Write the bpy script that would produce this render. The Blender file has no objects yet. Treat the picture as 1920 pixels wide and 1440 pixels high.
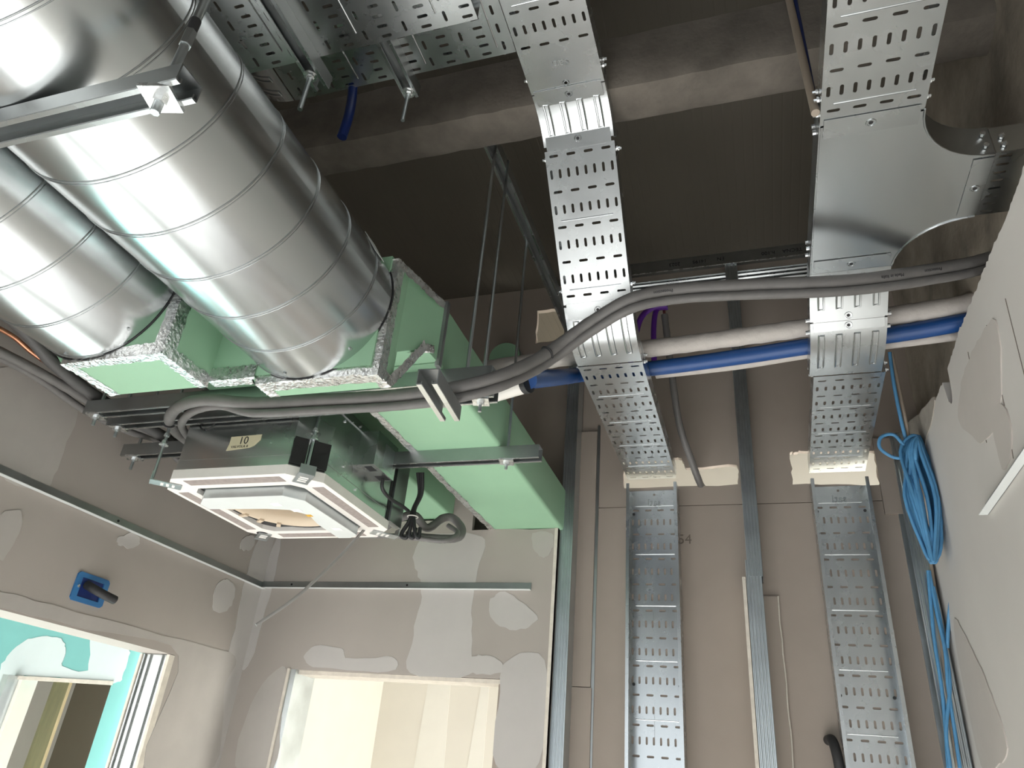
import bpy, bmesh, math, random
from mathutils import Vector as Vec, Matrix
from math import pi, sin, cos
random.seed(7)
S = bpy.context.scene
COL = S.collection
H = 1.72                                   # eye height: everything is laid out from the eye, then lifted by H

# ------------------------------------------------------------------ camera, world, light, exposure
YAW, PIT, ROL, F = -0.345984353, 0.501575152, 0.0920551113, 1375.07486
def _cam_axes():
    f = Vec((sin(YAW)*cos(PIT), cos(YAW)*cos(PIT), sin(PIT)))
    r = Vec((cos(YAW), -sin(YAW), 0)); u = r.cross(f)
    c, s = cos(ROL), sin(ROL)
    return c*r + s*u, -s*r + c*u, f
CR, CU, CF = _cam_axes()
cd = bpy.data.cameras.new('camera'); cam = bpy.data.objects.new('camera', cd); COL.objects.link(cam)
cd.sensor_width = 36; cd.lens = F/1920*36; cd.clip_start = .02
M = Matrix((CR, CU, -CF)).transposed().to_4x4(); M.translation = (0, 0, 0)
cam.matrix_world = M
S.camera = cam
S.view_settings.view_transform = 'Standard'; S.view_settings.look = 'None'
S.view_settings.gamma = 1; S.view_settings.use_curve_mapping = False
S.view_settings.exposure = 0.0
W = bpy.data.worlds.new('world'); S.world = W; W.use_nodes = True
W.node_tree.nodes['Background'].inputs[0].default_value = (.80, .90, 1, 1)
W.node_tree.nodes['Background'].inputs[1].default_value = .6
def area(name, loc, to, sx, sy, power, col=(1, 1, 1)):
    l = bpy.data.lights.new(name, 'AREA'); l.shape = 'RECTANGLE'; l.size = sx; l.size_y = sy; l.energy = power; l.color = col
    o = bpy.data.objects.new(name, l); COL.objects.link(o); o.location = loc
    o.rotation_euler = (Vec(to)-Vec(loc)).to_track_quat('-Z', 'Y').to_euler()
    return o
# daylight through the windows behind the viewer, and in the two rooms beyond; the far room gets an added fill
area('daylight_window_rear', (-.78, -3.62, .12), (-.78, 0, -.5), 2.5, 1.85, 22, (.93, .97, 1))
area('daylight_window_side', (-2.04, -1.2, -.1), (0, -1.0, -.6), 1.6, 1.4, 14, (.95, .98, 1))
area('daylight_next_room', (1.45, 4.0, -.1), (-1.5, 4.2, 0), 1.5, 1.6, 120, (1, .99, .92))
area('daylight_corridor', (-3.2, .7, -.3), (-3.0, 3.5, .0), 1.3, 1.6, 26, (1, .98, .94))
area('far_room_fill', (-3.0, 3.85, 0), (-4.9, 5.1, 0), 1.0, 1.2, 16, (1, .97, .92))  # added fill lamp, hidden behind the turquoise wall, brightens the far wall
sl = bpy.data.lights.new('sun', 'SUN'); sl.energy = 54; sl.angle = .01; sl.color = (1, .99, .975)
so = bpy.data.objects.new('sun', sl); COL.objects.link(so)
so.rotation_euler = Vec((.03, cos(.41), -sin(.41))).to_track_quat('-Z', 'Y').to_euler()      # low sun through the window behind the viewer, falling on the floor

# ------------------------------------------------------------------ pixel -> point on a real plane of the room
def ray(x, y): return CR*((x-960)/F) - CU*((y-720)/F) + CF
def wx(x, y, X): d = ray(x, y); return d*(X/d.x)
def wy(x, y, Y): d = ray(x, y); return d*(Y/d.y)
def wz(x, y, Z): d = ray(x, y); return d*(Z/d.z)

# ------------------------------------------------------------------ materials
def nodes(name):
    m = bpy.data.materials.new(name); m.use_nodes = True
    nt = m.node_tree; b = nt.nodes['Principled BSDF']
    return m, nt, b
def N(nt, t, **kw):
    n = nt.nodes.new(t)
    for k, v in kw.items():
        if k in n.inputs: n.inputs[k].default_value = v
        else: setattr(n, k, v)
    return n
def srgb(r, g, b):
    f = lambda c: (c/12.92 if c <= .04045 else ((c+.055)/1.055)**2.4)
    return tuple(f(c/255) for c in (r, g, b))+(1,)
def mat(name, col, rough=.6, metal=0, var=.12, scale=6, bump=0, bscale=60, rvar=0, spec=.5, stretch=(1, 1, 1), detail=4):
    m, nt, b = nodes(name)
    tc = N(nt, 'ShaderNodeTexCoord'); mp = N(nt, 'ShaderNodeMapping'); mp.inputs['Scale'].default_value = stretch
    nt.links.new(tc.outputs['Object'], mp.inputs['Vector'])
    no = N(nt, 'ShaderNodeTexNoise', Scale=scale, Detail=detail, Roughness=.6)
    nt.links.new(mp.outputs[0], no.inputs['Vector'])
    mr = N(nt, 'ShaderNodeMapRange'); mr.inputs['From Min'].default_value = .3; mr.inputs['From Max'].default_value = .7
    mr.inputs['To Min'].default_value = 1-var; mr.inputs['To Max'].default_value = 1+var
    nt.links.new(no.outputs['Fac'], mr.inputs['Value'])
    mx = N(nt, 'ShaderNodeMix', data_type='RGBA', blend_type='MULTIPLY'); mx.inputs[0].default_value = 1
    mx.inputs[6].default_value = col; nt.links.new(mr.outputs[0], mx.inputs[7])
    nt.links.new(mx.outputs[2], b.inputs['Base Color'])
    b.inputs['Roughness'].default_value = rough; b.inputs['Metallic'].default_value = metal
    b.inputs['Specular IOR Level'].default_value = spec
    if rvar:
        r2 = N(nt, 'ShaderNodeMapRange'); r2.inputs['From Min'].default_value = .3; r2.inputs['From Max'].default_value = .7
        r2.inputs['To Min'].default_value = rough-rvar; r2.inputs['To Max'].default_value = rough+rvar
        nt.links.new(no.outputs['Fac'], r2.inputs['Value']); nt.links.new(r2.outputs[0], b.inputs['Roughness'])
    if bump:
        n2 = N(nt, 'ShaderNodeTexNoise', Scale=bscale, Detail=3.0); nt.links.new(mp.outputs[0], n2.inputs['Vector'])
        bp = N(nt, 'ShaderNodeBump', Strength=bump, Distance=.004); nt.links.new(n2.outputs['Fac'], bp.inputs['Height'])
        nt.links.new(bp.outputs[0], b.inputs['Normal'])
    return m
MT = {}
MT['galv'] = mat('galvanised_steel', (.55, .575, .58, 1), .27, 1, .07, 7, 0, 140, .02)
MT['galv_duct'] = mat('galvanised_duct_sheet', (.55, .575, .58, 1), .24, 1, .08, 4, 0, 8, .03, stretch=(1, .25, 1))
MT['galv_dull'] = mat('dull_zinc_steel', (.40, .42, .42, 1), .40, 1, .10, 8, 0, 120, .06)
MT['galv_case'] = mat('case_sheet', (.62, .65, .645, 1), .26, 1, .03, 4, 0, 90, .03)
MT['galv_stud'] = mat('galvanised_stud', (.56, .605, .62, 1), .36, 1, .08, 8, 0, 90, .05)
MT['zinc'] = mat('bright_zinc', (.80, .82, .82, 1), .28, 1, .1, 40, .1, 160, .06)
MT['green'] = mat('green_foam_board', srgb(144, 184, 152), .48, 0, .04, 3, .03, 40)
MT['green_light'] = mat('pale_green_foam_board', srgb(158, 200, 158), .5, 0, .04, 3, .03, 40)
MT['foil'] = mat('aluminium_foil_tape', (.78, .78, .77, 1), .30, 1, .15, 45, .9, 110, .12)
MT['plaster'] = mat('plasterboard', srgb(160, 153, 146), .85, 0, .05, 2.2, .05, 200)
MT['plaster_rear'] = mat('bare_plasterboard', srgb(156, 145, 135), .85, 0, .06, 2.5, .05, 200)
MT['skim'] = mat('skim_coat', srgb(178, 174, 170), .8, 0, .05, 4, .06, 60)
MT['skim2'] = mat('thin_skim_coat', srgb(170, 165, 159), .82, 0, .06, 5, .06, 60)
MT['white_wall'] = mat('white_skimmed_wall', srgb(200, 196, 190), .75, 0, .05, 1.5, .08, 30)
MT['white_worn'] = mat('worn_white_wall', srgb(188, 182, 175), .8, 0, .06, 3, .08, 40)
MT['cream'] = mat('cream_plaster', srgb(228, 224, 214), .8, 0, .05, 1.6, .05, 50)
MT['cream_skim'] = mat('cream_skim', srgb(234, 232, 224), .8, 0, .04, 3)
MT['turq'] = mat('turquoise_board', srgb(122, 184, 180), .8, 0, .04, 2)
MT['turq_skim'] = mat('pale_skim_on_turquoise', srgb(205, 216, 216), .8, 0, .04, 3)
MT['paper'] = mat('board_edge', srgb(205, 198, 186), .9, 0, .1, 30, .4, 120)
MT['concrete'] = mat('raw_concrete', srgb(108, 102, 94), .92, 0, .30, 7, .5, 60, detail=8)
MT['concrete_dark'] = mat('stained_concrete', srgb(140, 131, 118), .92, 0, .45, 4, .5, 40, detail=8)
MT['concrete_light'] = mat('bare_grey_render', srgb(158, 152, 142), .9, 0, .14, 18, .3, 70, detail=7)
MT['floor'] = mat('floor_screed', srgb(172, 172, 171), .8, 0, .12, 3, .1, 40)
MT['white'] = mat('white_foam', srgb(228, 224, 218), .7, 0, .04, 14, .05, 120)
MT['white_metal'] = mat('white_steel', srgb(214, 218, 216), .42, 0, .03, 8)
MT['grey_felt'] = mat('grey_felt', srgb(150, 140, 135), .95, 0, .15, 60, .2, 200)
MT['beige'] = mat('beige_plastic', srgb(205, 188, 165), .5, 0, .05, 6)
MT['black'] = mat('black_foam', (.012, .012, .012, 1), .7, 0, .2, 30)
MT['black_rubber'] = mat('black_rubber', (.018, .018, .019, 1), .55, 0, .2, 30)
MT['insul'] = mat('grey_pipe_insulation', srgb(106, 104, 102), .5, 0, .08, 20, .25, 70)
MT['insul_dark'] = mat('dark_pipe_insulation', srgb(82, 81, 80), .55, 0, .1, 20, .25, 70)
MT['insul_white'] = mat('pale_pipe_wrap', srgb(190, 184, 178), .6, 0, .06, 20, .9, 40)
MT['blue_pipe'] = mat('blue_pipe', srgb(28, 72, 132), .35, 0, .06, 8)
MT['blue_cable'] = mat('blue_cable', srgb(82, 142, 186), .45, 0, .12, 20)
MT['blue_dark'] = mat('dark_blue_conduit', srgb(18, 40, 100), .4, 0, .06, 8)
MT['blue_box'] = mat('blue_plastic', srgb(48, 108, 160), .4, 0, .06, 8)
MT['purple'] = mat('purple_conduit', srgb(92, 40, 140), .4, 0, .06, 8)
MT['copper'] = mat('copper', (.75, .36, .22, 1), .35, 1, .1, 20)
MT['grey_tube'] = mat('grey_tube', srgb(140, 138, 135), .45, 0, .05, 8)
MT['pvc'] = mat('white_pvc', srgb(222, 218, 212), .3, 0, .03, 6)
MT['beige_tube'] = mat('beige_tube', srgb(150, 138, 124), .5, 0, .06, 8)
MT['masking'] = mat('masking_tape', srgb(208, 200, 168), .7, 0, .05, 20)
MT['ink'] = mat('black_ink', (.015, .015, .02, 1), .6, 0, .1, 20)
MT['pencil'] = mat('pencil_mark', srgb(110, 100, 92), .8, 0, .1, 20)
MT['sticker'] = mat('white_sticker', srgb(235, 235, 232), .5, 0, .02, 20)
MT['yellow'] = mat('yellow_sticker', srgb(215, 165, 40), .5, 0, .02, 20)
MT['cream_stripe'] = mat('cream_stripe_plaster', srgb(232, 212, 168), .7, 0, .10, 6, .1, 30, stretch=(6, 6, .6))  # cream of the plaster stripe beyond the turquoise opening
MT['brown'] = mat('brown_wall', srgb(150, 138, 122), .9, 0, .05, 2)  # even brown, the wall's own colour
# dark roof sandwich panel with fine ribs
def roof_mat():
    m, nt, b = nodes('roof_panel')
    tc = N(nt, 'ShaderNodeTexCoord'); wv = N(nt, 'ShaderNodeTexWave', Scale=9.0, Distortion=0.0)
    wv.wave_type = 'BANDS'; wv.bands_direction = 'X'; wv.wave_profile = 'SIN'
    nt.links.new(tc.outputs['Object'], wv.inputs['Vector'])
    rp = N(nt, 'ShaderNodeValToRGB'); rp.color_ramp.elements[0].position = 0; rp.color_ramp.elements[1].position = .12
    nt.links.new(wv.outputs['Fac'], rp.inputs[0])
    bp = N(nt, 'ShaderNodeBump', Strength=.25, Distance=.002); nt.links.new(rp.outputs[0], bp.inputs['Height'])
    nt.links.new(bp.outputs[0], b.inputs['Normal'])
    no = N(nt, 'ShaderNodeTexNoise', Scale=2.0); nt.links.new(tc.outputs['Object'], no.inputs['Vector'])
    mx = N(nt, 'ShaderNodeMix', data_type='RGBA'); mx.inputs[6].default_value = srgb(80, 75, 66); mx.inputs[7].default_value = srgb(88, 82, 72)
    nt.links.new(no.outputs['Fac'], mx.inputs[0]); nt.links.new(mx.outputs[2], b.inputs['Base Color'])
    b.inputs['Roughness'].default_value = .7
    return m
MT['roof'] = roof_mat()

# ------------------------------------------------------------------ mesh helpers
def perp(t):
    a = Vec((0, 0, 1)) if abs(t.z) < .9 else Vec((1, 0, 0))
    u = t.cross(a).normalized(); return u, t.cross(u).normalized()
class MB:
    def __init__(s): s.v = []; s.f = []
    def add(s, vs, fs):
        n = len(s.v); s.v += [Vec(p) for p in vs]; s.f += [tuple(i+n for i in q) for q in fs]; return s
    def box(s, x0, x1, y0, y1, z0, z1):
        return s.add([(x, y, z) for z in (z0, z1) for y in (y0, y1) for x in (x0, x1)],
                     [(0, 2, 3, 1), (4, 5, 7, 6), (0, 1, 5, 4), (2, 6, 7, 3), (0, 4, 6, 2), (1, 3, 7, 5)])
    def obox(s, c, U, V, Wd, hu, hv, hw):
        c = Vec(c); U, V, Wd = Vec(U).normalized()*hu, Vec(V).normalized()*hv, Vec(Wd).normalized()*hw
        return s.add([c+a*U+b*V+d*Wd for d in (-1, 1) for b in (-1, 1) for a in (-1, 1)],
                     [(0, 2, 3, 1), (4, 5, 7, 6), (0, 1, 5, 4), (2, 6, 7, 3), (0, 4, 6, 2), (1, 3, 7, 5)])
    def prism(s, poly, o, U, V, Wd, h):
        o, U, V, Wd = Vec(o), Vec(U), Vec(V), Vec(Wd); n = len(poly)
        a = [o+U*p[0]+V*p[1] for p in poly]; b = [p+Wd*h for p in a]
        return s.add(a+b, [tuple(range(n))[::-1], tuple(range(n, 2*n))]+[(i, (i+1) % n, n+(i+1) % n, n+i) for i in range(n)])
    def tube(s, path, r, seg=10, closed=False, caps=True):
        P = [Vec(p) for p in path]; n = len(P); rr = r if hasattr(r, '__len__') else [r]*n
        t = [((P[(i+1) % n] if (closed or i < n-1) else P[i])-(P[i-1] if (closed or i) else P[0])).normalized() for i in range(n)]
        u, w = perp(t[0]); vs = []
        for i in range(n):
            if i:
                u = (u - t[i]*u.dot(t[i])).normalized(); w = t[i].cross(u).normalized()
            vs += [P[i]+(u*cos(2*pi*k/seg)+w*sin(2*pi*k/seg))*rr[i] for k in range(seg)]
        fs = []
        for i in range(n if closed else n-1):
            a, b = i*seg, ((i+1) % n)*seg
            fs += [(a+k, a+(k+1) % seg, b+(k+1) % seg, b+k) for k in range(seg)]
        if caps and not closed: fs += [tuple(range(seg))[::-1], tuple(range((n-1)*seg, n*seg))]
        return s.add(vs, fs)
    def cyl(s, a, b, r, seg=14): return s.tube([a, b], r, seg)
    def strip(s, rows):                         # grid of points
        n, m = len(rows), len(rows[0])
        return s.add([p for r in rows for p in r], [(i*m+j, i*m+j+1, (i+1)*m+j+1, (i+1)*m+j) for i in range(n-1) for j in range(m-1)])
    def build(s, name, m, parent=None, smooth=35):
        me = bpy.data.meshes.new(name); me.from_pydata(s.v, [], s.f); me.update()
        bm = bmesh.new(); bm.from_mesh(me); bmesh.ops.recalc_face_normals(bm, faces=bm.faces); bm.to_mesh(me); bm.free()
        return link(name, me, m, parent, smooth)
def link(name, me, m, parent=None, smooth=35):
    for p in me.polygons: p.use_smooth = True
    me.set_sharp_from_angle(angle=math.radians(smooth))
    me.materials.clear(); me.materials.append(MT[m] if isinstance(m, str) else m)
    xs = [v.co for v in me.vertices]
    lo = Vec([min(c[k] for c in xs) for k in range(3)]); hi = Vec([max(c[k] for c in xs) for k in range(3)])
    o0 = Vec(((lo.x+hi.x)/2, (lo.y+hi.y)/2, lo.z))
    for v in me.vertices: v.co -= o0
    o = bpy.data.objects.new(name, me); COL.objects.link(o)
    o['w'] = list(o0); o.location = o0
    if parent is not None:
        o.parent = parent
        o.location = o0-Vec(parent.get('w', (0, 0, 0)))
    return o
def tag(o, label, cat, group=None):
    o['label'] = label; o['category'] = cat
    if group: o['group'] = group
    return o
def struct(o, label=None):
    o['kind'] = 'structure'
    if label: o['label'] = label
    return o
THINGS = []
def thing(name, label, cat, group=None):
    o = bpy.data.objects.new(name, None); COL.objects.link(o); o.empty_display_size = .05; o['w'] = [0, 0, 0]
    THINGS.append(o); return tag(o, label, cat, group)
def curve_fill(outer, holes, thick):
    cu = bpy.data.curves.new('c', 'CURVE'); cu.dimensions = '2D'; cu.fill_mode = 'BOTH'; cu.extrude = thick/2
    for loop in [outer]+holes:
        sp = cu.splines.new('POLY'); sp.points.add(len(loop)-1); sp.use_cyclic_u = True
        for q, p in zip(sp.points, loop): q.co = (p[0], p[1], 0, 1)
    ob = bpy.data.objects.new('c', cu); me = bpy.data.meshes.new_from_object(ob)
    vs = [v.co.copy() for v in me.vertices]; fs = [tuple(p.vertices) for p in me.polygons]
    bpy.data.objects.remove(ob); bpy.data.curves.remove(cu); bpy.data.meshes.remove(me)
    return vs, fs
def plate(outer, holes, thick, o, U, V, Wd, name, m, parent=None):
    """outline with real holes, thickness centred on the plane o+U*u+V*v"""
    vs, fs = curve_fill(outer, holes, thick); o, U, V, Wd = Vec(o), Vec(U), Vec(V), Vec(Wd)
    mb = MB().add([o+U*p.x+V*p.y+Wd*p.z for p in vs], fs)
    me = bpy.data.meshes.new(name); me.from_pydata(mb.v, [], mb.f); me.update()
    bm = bmesh.new(); bm.from_mesh(me); bmesh.ops.remove_doubles(bm, verts=bm.verts, dist=1e-5)
    bmesh.ops.recalc_face_normals(bm, faces=bm.faces); bm.to_mesh(me); bm.free()
    return link(name, me, m, parent)
def slot(cx, cy, L, w, along_u, k=4):
    r = w/2; a = L/2-r; pts = []
    for i in range(k+1): t = -pi/2+pi*i/k; pts.append((a+r*cos(t), r*sin(t)))
    for i in range(k+1): t = pi/2+pi*i/k; pts.append((-a+r*cos(t), r*sin(t)))
    return [(cx+p[0], cy+p[1]) if along_u else (cx-p[1], cy+p[0]) for p in pts]
def circ(cx, cy, r, k=12): return [(cx+r*cos(2*pi*i/k), cy+r*sin(2*pi*i/k)) for i in range(k)]
def rect(x0, x1, y0, y1): return [(x0, y0), (x1, y0), (x1, y1), (x0, y1)]
def text(body, size, o, U, V, name, m, parent, depth=.0006, lift=.0006):
    cu = bpy.data.curves.new('t', 'FONT'); cu.body = body; cu.size = size; cu.extrude = depth; cu.align_x = 'CENTER'; cu.align_y = 'CENTER'
    cu.resolution_u = 3
    ob = bpy.data.objects.new('t', cu); me = bpy.data.meshes.new_from_object(ob)
    o, U, V = Vec(o), Vec(U).normalized(), Vec(V).normalized(); Wd = U.cross(V)
    for v in me.vertices: v.co = o+U*v.co.x+V*v.co.y+Wd*(v.co.z+lift)
    bpy.data.objects.remove(ob); bpy.data.curves.remove(cu); me.name = name
    return link(name, me, m, parent)
def smooth_path(pts, n=8):
    P = [Vec(p) for p in pts]; P = [P[0]*2-P[1]]+P+[P[-1]*2-P[-2]]; out = []
    for i in range(1, len(P)-2):
        a, b, c, d = P[i-1:i+3]
        for k in range(n):
            t = k/n
            out.append(.5*((2*b)+(c-a)*t+(2*a-5*b+4*c-d)*t*t+(3*b-a-3*c+d)*t**3))
    return out+[P[-2]]
def hexnut(mb, c, ax, r=.009, h=.008):
    ax = Vec(ax).normalized(); mb.tube([Vec(c)-ax*h/2, Vec(c)+ax*h/2], r, 6)
X_, Y_, Z_ = Vec((1, 0, 0)), Vec((0, 1, 0)), Vec((0, 0, 1))

# ------------------------------------------------------------------ the shell of the room
XL, XR, YB, YR, ZF, ZC = -2.07, .583, 2.76, 2.885, -H, 2.23
struct(MB().box(-5.6, 2.2, -3.9, 6.2, ZF-.15, ZF).build('floor', 'floor'))
struct(MB().box(-5.6, 2.2, -3.9, 6.2, ZC, ZC+.12).build('ceiling', 'roof'))
# left wall: opening of the doorway and the side window
wl = struct(plate(rect(-3.9, YB+.15, ZF, ZC), [rect(1.35, 2.353, ZF+.002, .328), rect(-2.05, -.35, -.85, .62)], .135,
                  (XL-.0675, 0, 0), Y_, Z_, X_, 'wall_left', 'plaster'))
# back wall, skimmed front boards (notched where the ducts pass) with a doorway
front = [(XL, ZF), (-1.836, ZF), (-1.836, .35), (-.922, .352), (-.922, ZF), (-.742, ZF), (-.742, .925), (-.85, .921), (-.97, .926), (-1.112, .922),
         (-1.118, 1.25), (-1.205, 1.25), (-1.205, .968), (-1.56, .968), (-1.56, 1.25), (-1.72, 1.25), (XL, 1.25)]
wb = struct(plate(front, [], .025, (0, YB+.0125, 0), X_, Z_, -Y_, 'wall_back', 'plaster'))
lower = [(-2.2, ZF), (-1.836, ZF), (-1.836, .35), (-.922, .35), (-.922, ZF), (.75, ZF), (.75, 1.049), (-.72, 1.049), (-.72, .92), (-1.05, .92), (-1.05, 1.049),
         (-1.2, 1.049), (-1.2, .97), (-1.57, .97), (-1.57, 1.049), (-2.2, 1.049)]
plate(lower, [], .025, (0, YR+.0125, 0), X_, Z_, -Y_, 'board', 'plaster_rear', wb)
upper = [(-2.2, 1.052), (-1.57, 1.052), (-1.57, 1.15), (-1.2, 1.15), (-1.2, 1.052), (-1.05, 1.052), (-1.05, 1.11), (-.72, 1.11), (-.72, 1.052), (.75, 1.052), (.75, ZC), (-2.2, ZC)]
def rough(pts, j=.004, n=6):
    out = []
    for i, p in enumerate(pts):
        q = pts[(i+1) % len(pts)]
        for k in range(n): out.append((p[0]+(q[0]-p[0])*k/n+random.uniform(-j, j), p[1]+(q[1]-p[1])*k/n+random.uniform(-j, j)))
    return out
h1 = rough([(-.50, 1.137), (-.04, 1.133), (-.04, 1.222), (-.245, 1.215), (-.262, 1.262), (-.30, 1.262), (-.50, 1.25)])
h2 = rough([(.165, 1.128), (.47, 1.11), (.475, 1.25), (.42, 1.262), (.21, 1.268), (.165, 1.262)])
h3 = rough([(-.94, 1.90), (-.80, 1.905), (-.80, 2.09), (-.94, 2.094)], .003)
plate(upper, [h1, h2, h3], .025, (0, YR+.0125, 0), X_, Z_, -Y_, 'board', 'plaster_rear', wb)
# narrow strips of board screwed over the bare board
for x0, x1, z0, z1 in [(-.69, -.612, -1.0, 1.38), (-.595, -.50, -1.72, 1.44), (-.048, -.036, ZF, .735)]:
    pass
MB().box(-.688, -.618, 2.872, YR-.0005, .35, 1.40).build('board', 'plaster_rear', wb)
MB().box(-.688, -.614, 2.872, YR-.0005, ZF, .347).build('board', 'plaster_rear', wb)
MB().box(-.618, -.606, 2.880, YR-.0004, ZF, 1.43).build('gap_strip', 'galv_dull', wb)
MB().box(.018, .067, 2.874, YR-.0005, ZF, .69).build('board', 'plaster_rear', wb)
o = MB(); o.v = []; pth = [Vec((.0685+random.uniform(-.002, .002), 2.873, .69-i*.05)) for i in range(48)]
o.tube(pth, .0025, 5); o.build('torn_paper_edge', 'paper', wb)
MB().box(.47, .533, 2.872, YR-.0005, .995, 1.30).build('board', 'plaster_rear', wb)
# right wall: plastered board up to a broken top edge, raw concrete behind and above it
top = [(2.84, 1.16), (2.7, 1.172), (2.5, 1.18), (2.3, 1.185), (2.225, 1.18), (2.205, 1.10), (2.175, 1.085), (2.155, 1.11), (2.145, 1.185), (1.95, 1.20), (1.8, 1.195), (1.6, 1.192), (1.45, 1.185), (1.3, 1.195), (1.1, 1.19), (.7, 1.2), (-3.9, 1.2)]
tp = []
for a, b in zip(top, top[1:]):
    m_ = max(3, int(abs(a[0]-b[0])/.012)) if a[0] > .8 else 6
    for k in range(m_): tp.append((a[0]+(b[0]-a[0])*k/m_, a[1]+(b[1]-a[1])*k/m_+random.uniform(-.004, .004)))
wr = struct(plate([(-3.9, ZF), (2.885, ZF), (2.885, 1.1)]+tp+[(-3.9, 1.2)], [], .028, (XR+.014, 0, 0), Y_, Z_, X_, 'wall_right', 'white_wall'))
cw = MB()
rows = []
for i in range(30):
    y = 3.0-i*.24
    rows.append([(.645+random.uniform(-.010, .010), y, z) for z in [ZF+k*(ZC-ZF)/24 for k in range(25)]])
cw.strip(rows); cw.build('concrete_face', 'concrete_dark', wr)
# rough plaster left on the concrete, near the viewer
rows = []
for i in range(26):
    y = 1.12-i*.06; t = []
    for k in range(13):
        z = 1.22+k*.07; e = 1 if 0 < i and k < 12 else 0
        edge = max(0, 1-abs(i-0)/3)
        t.append((.625+random.uniform(-.008, .008)+.03*edge, y+(random.uniform(-.03, .03) if i == 0 else 0), z))
    rows.append(t)
MB().strip(rows).build('plaster_render', 'skim2', wr)
# wall behind the viewer with its window opening
struct(plate(rect(-2.3, .8, ZF, ZC), [rect(-2.05, .5, -.8, 1.05)], .2, (0, -3.75, 0), X_, Z_, Y_, 'wall_front', 'plaster'))
# the next room, seen through the doorway and the holes
struct(plate(rect(-2.4, 1.6, ZF, ZC), [], .1, (0, 4.75, 0), X_, Z_, Y_, 'wall_next_room_back', 'cream'))
struct(plate(rect(2.91, 4.8, ZF, ZC), [rect(3.3, 4.6, -.95, .75)], .1, (1.55, 0, 0), Y_, Z_, X_, 'wall_next_room_right', 'cream'))
struct(plate(rect(2.91, 4.8, ZF, ZC), [], .1, (-2.45, 0, 0), Y_, Z_, X_, 'wall_next_room_left', 'cream'))
# corridor beyond the left doorway: turquoise board with an opening, a wall beyond
ct = struct(plate([(-5.6, ZF), (-4.12, ZF), (-4.12, .332), (-3.45, .331), (-3.45, ZF), (-2.56, ZF), (-2.56, 1.2), (-5.6, 1.2)], [], .1, (0, 3.55, 0), X_, Z_, -Y_, 'wall_corridor_end', 'turq'))
struct(MB().box(-5.6, -2.2, 5.2, 5.3, ZF, ZC).build('wall_corridor_far', 'brown'))
struct(MB().box(-5.6, -5.5, -1.0, 5.3, ZF, ZC).build('wall_corridor_left', 'cream'))
MB().box(-4.17, -4.125, 3.42, 3.499, ZF, .335).build('door_stud', 'galv_stud', ct)
MB().box(-4.135, -4.10, 3.495, 3.602, ZF, .334).build('door_lining', 'cream', ct)
MB().box(-4.17, -3.44, 3.482, 3.4992, .318, .338).build('board_edge', 'paper', ct)
# cream plaster stripe seen through the turquoise opening, built as a thin slab
tag(MB().box(-4.64, -4.50, 4.2, 4.225, ZF, 1.0).build('plaster_stripe', 'cream_stripe'), 'cream plaster stripe behind the opening in the turquoise board', 'stripe')
# skim patches
PN = [0]
def patch(wall, pts, plane, val, m='skim', jit=.004, off=.0008):
    PN[0] += 1; off = .0006+.00015*PN[0]
    f = {'x': wx, 'y': wy}[plane]
    P = [f(x, y, val) for x, y in pts]
    n = len(P); C = []
    for i in range(n):
        a, b, c, d = P[i-1], P[i], P[(i+1) % n], P[(i+2) % n]
        for k in range(5):
            t = k/5; C.append(.5*((2*b)+(c-a)*t+(2*a-5*b+4*c-d)*t*t+(3*b-a-3*c+d)*t**3))
    if plane == 'x':
        sgn = 1 if val < 0 else -1
        q = [(p.y+random.uniform(-jit, jit), p.z+random.uniform(-jit, jit)) for p in C]
        return plate(q, [], off*2, (val, 0, 0), Y_, Z_, X_, 'skim_patch', m, wall)
    q = [(p.x+random.uniform(-jit, jit), p.z+random.uniform(-jit, jit)) for p in C]
    return plate(q, [], off*2, (0, val, 0), X_, Z_, -Y_, 'skim_patch', m, wall)
# back wall
patch(wb, [(800, 1005), (905, 1005), (895, 1070), (885, 1150), (885, 1230), (880, 1266), (770, 1262), (775, 1190), (790, 1120), (785, 1080), (775, 1045)], 'y', YB)
patch(wb, [(535, 1250), (480, 1300), (440, 1436), (512, 1438), (528, 1330)], 'y', YB, 'skim2')
patch(wb, [(570, 1235), (590, 1212), (640, 1215), (655, 1235), (735, 1232), (730, 1258), (600, 1252)], 'y', YB)
patch(wb, [(918, 1130), (945, 1110), (985, 1135), (1010, 1160), (975, 1180), (930, 1170)], 'y', YB)
patch(wb, [(948, 1240), (1020, 1236), (1012, 1430), (930, 1435), (938, 1300)], 'y', YB)
patch(wb, [(1000, 1000), (1036, 1001), (1036, 1030), (1020, 1045), (1000, 1030)], 'y', YB, 'skim2')
patch(wb, [(880, 1235), (905, 1228), (940, 1240), (938, 1262), (885, 1262)], 'y', YB)
patch(wb, [(516, 1015), (528, 1015), (505, 1120), (470, 1240), (452, 1240), (478, 1120)], 'y', YB, 'skim')
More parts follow.
